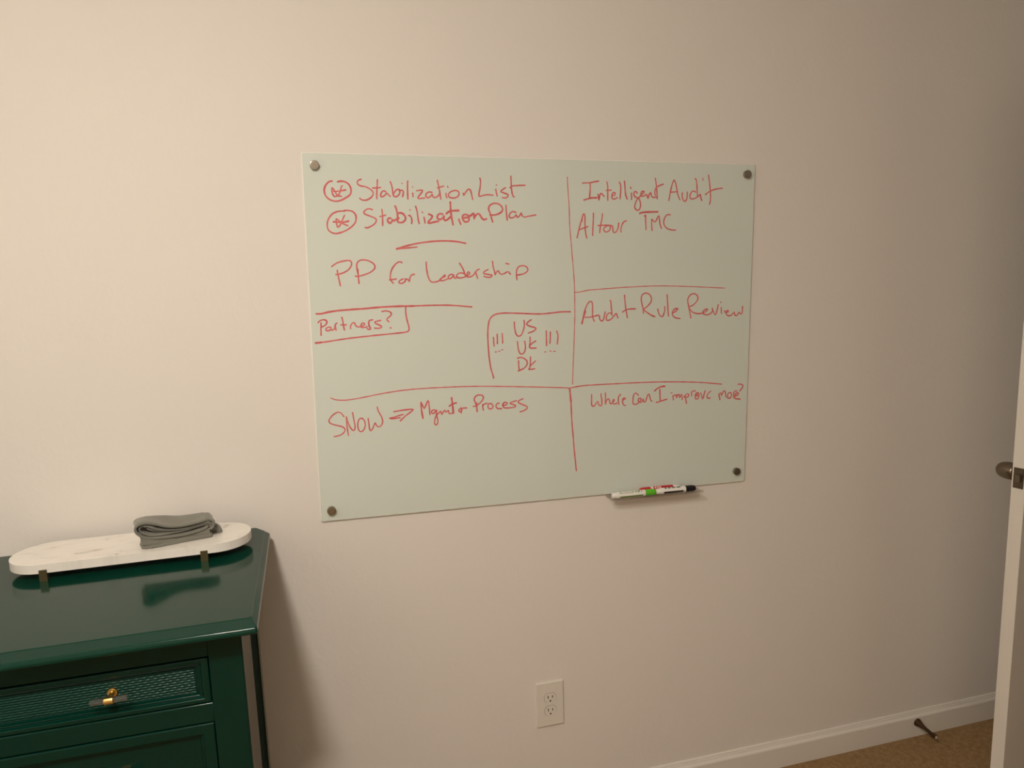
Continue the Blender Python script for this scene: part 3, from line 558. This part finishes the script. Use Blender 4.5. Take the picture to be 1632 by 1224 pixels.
# ================================================================ MARBLE TRAY ON BRASS CLIPS
MT = thing('marble_tray', 'long oval white marble tray standing on small brass feet, on top of the dresser', 'tray', (-0.3945, -0.1180, TOPZ))
bm = bmesh.new(); hl, rr = 0.1685, 0.0725
st = [(hl + rr*math.cos(a), rr*math.sin(a)) for a in [-PI/2 + PI*i/28 for i in range(29)]] + [(-hl + rr*math.cos(a), rr*math.sin(a)) for a in [PI/2 + PI*i/28 for i in range(29)]]
A, B = prism(bm, st, 'z', 0.0165, 0.0352)
bevel(bm, 0.0026, 3, [e for e in bm.edges if abs(e.verts[0].co.z - e.verts[1].co.z) < 1e-6])
obj('slab', bm, M['marble'], MT, 35)
for sx in (-0.1605, 0.1485):
    for sy in (-1, 1):
        bm = bmesh.new()
        y0 = sy*0.0755
        ya, yb = sorted((y0, sy*0.0640))
        box(bm, sx-0.0073, sx+0.0073, ya, yb, 0.0002, 0.0163)
        ya, yb = sorted((y0, sy*0.0728))
        box(bm, sx-0.0073, sx+0.0073, ya, yb, 0.0163, 0.0240)
        o = obj('foot', bm, M['old_brass'], MT); o['label'] = 'small square brass foot'

# ================================================================ FOLDED CLOTH
cA = Vector((-0.371, -0.171)); cD = Vector((0.137, 0.027)).normalized()
def cl_pt(X, Y):
    """front outline of the bundle (sketched units) to metres along / above the tray"""
    s = (X-265)*0.0001690
    z = (548-Y)*0.000184 - (X-265)*0.0000295
    return s, z
def smooth_line(P, n=6):
    P = [Vector(p) for p in P]; Q = []
    for i in range(len(P)-1):
        p0 = P[max(i-1,0)]; p1 = P[i]; p2 = P[i+1]; p3 = P[min(i+2,len(P)-1)]
        for k in range(n):
            t = k/n
            Q.append(0.5*((2*p1)+(p2-p0)*t+(2*p0-5*p1+4*p2-p3)*t*t+(3*p1-p0-3*p2+p3)*t**3))
    Q.append(P[-1]); return Q
def sheet(bm, line, thick, d0, d1, seed, line_b=None):
    """a layer of cloth: the line is its section, swept back from depth d0 to d1"""
    rnd = random.Random(seed)
    Q0 = smooth_line([cl_pt(*p) for p in line])
    Q1 = smooth_line([cl_pt(*p) for p in line_b]) if line_b else Q0
    n = len(Q0)
    def ring(shrink, dep, wob):
        h = thick/2*shrink
        f = max(0.0, min(1.0, (dep-d0)/(d1-d0))); f = f*f*(3-2*f)
        Q = [a.lerp(b_, f) for a, b_ in zip(Q0, Q1)]
        T = []
        for i in range(n):
            d = (Q[min(i+1,n-1)]-Q[max(i-1,0)]).normalized(); T.append(Vector((-d.y, d.x)))
        up = [Q[i]+T[i]*h for i in range(n)]; dn = [Q[i]-T[i]*h for i in range(n)]
        pts = up + dn[::-1]
        out = []
        for j, p in enumerate(pts):
            s, z = p.x, max(p.y, 0.0006)
            s += wob*math.sin(j*0.31+seed); z += 0.4*wob*math.sin(j*0.23+seed*2.0)
            out.append((s, dep + 0.0018*math.sin(j*0.17+seed)*1.0, max(z, 0.0006)))
        return out
    N = 9; rings = [ring(0.45, d0-0.0004, 0)]
    for k in range(N):
        f = k/(N-1); rings.append(ring(1.0, d0+0.0012+(d1-d0)*f, 0.0016*math.sin(f*5+seed)))
    rings.append(ring(0.45, d1+0.0018, 0.001))
    VV = []
    for R in rings:
        VV.append([bm.verts.new((cA.x + cD.x*s - cD.y*d, cA.y + cD.y*s + cD.x*d, TOPZ+0.0353+z)) for s, d, z in R])
    m = len(VV[0])
    for a, b in zip(VV, VV[1:]):
        for i in range(m): bm.faces.new((a[i], a[(i+1) % m], b[(i+1) % m], b[i]))
    for end, rev in ((VV[0], True), (VV[-1], False)):
        half = m//2
        for i in range(half-1):
            q = [end[i], end[i+1], end[m-2-i], end[m-1-i]]
            bm.faces.new(q[::-1] if rev else q)
bm = bmesh.new()
# lower pad: two folds, closed at the front by the turned-in edge
sheet(bm, [(1075,345),(900,375),(650,420),(400,450),(270,455)], 0.0160, 0.0, 0.054, 1.0)
sheet(bm, [(1090,395),(900,425),(650,465),(420,500),(300,512),(262,524)], 0.0135, 0.001, 0.052, 2.0)
sheet(bm, [(300,537),(420,532),(560,512),(700,487)], 0.0055, -0.001, 0.046, 6.0)
# upper fold: outer layer wrapping round at the left, inner layers curling back on themselves
sheet(bm, [(1045,190),(960,214),(850,240),(740,262),(640,272),(540,264),(440,240),(340,226),(262,244),(218,290),(230,350),(290,396),(390,410),(520,400),(700,378),(860,346),(1000,306),(1060,268)], 0.0052, -0.003, 0.054, 3.0,
      [(1045,196),(960,210),(850,222),(740,232),(640,238),(540,240),(440,240),(340,242),(262,258),(218,290),(230,350),(290,396),(390,410),(520,400),(700,378),(860,346),(1000,306),(1060,268)])
sheet(bm, [(1070,218),(960,248),(820,290),(680,318),(560,324),(450,308),(380,276),(315,258),(268,285),(272,334),(330,368),(430,376),(560,362),(720,340),(880,298),(1020,256)], 0.0044, 0.001, 0.052, 4.0)
sheet(bm, [(1050,236),(930,272),(800,312),(660,336),(540,342),(430,330),(345,302)], 0.0036, 0.006, 0.050, 5.0)
# gathered end at the right and the tail behind it
sheet(bm, [(960,222),(1010,203),(1060,190),(1100,192),(1126,222),(1130,262),(1100,302),(1040,312)], 0.0050, 0.000, 0.046, 7.0)
sheet(bm, [(985,252),(1040,236),(1085,240),(1105,262),(1085,290)], 0.0085, 0.003, 0.046, 10.0)
sheet(bm, [(1080,352),(1130,330),(1180,338),(1194,370),(1165,402),(1105,410)], 0.0120, 0.022, 0.040, 8.0)
tag(obj('folded_cloth', bm, M['cloth'], None, 60), 'grey microfibre cloth folded into a bundle on the marble tray', 'cloth')
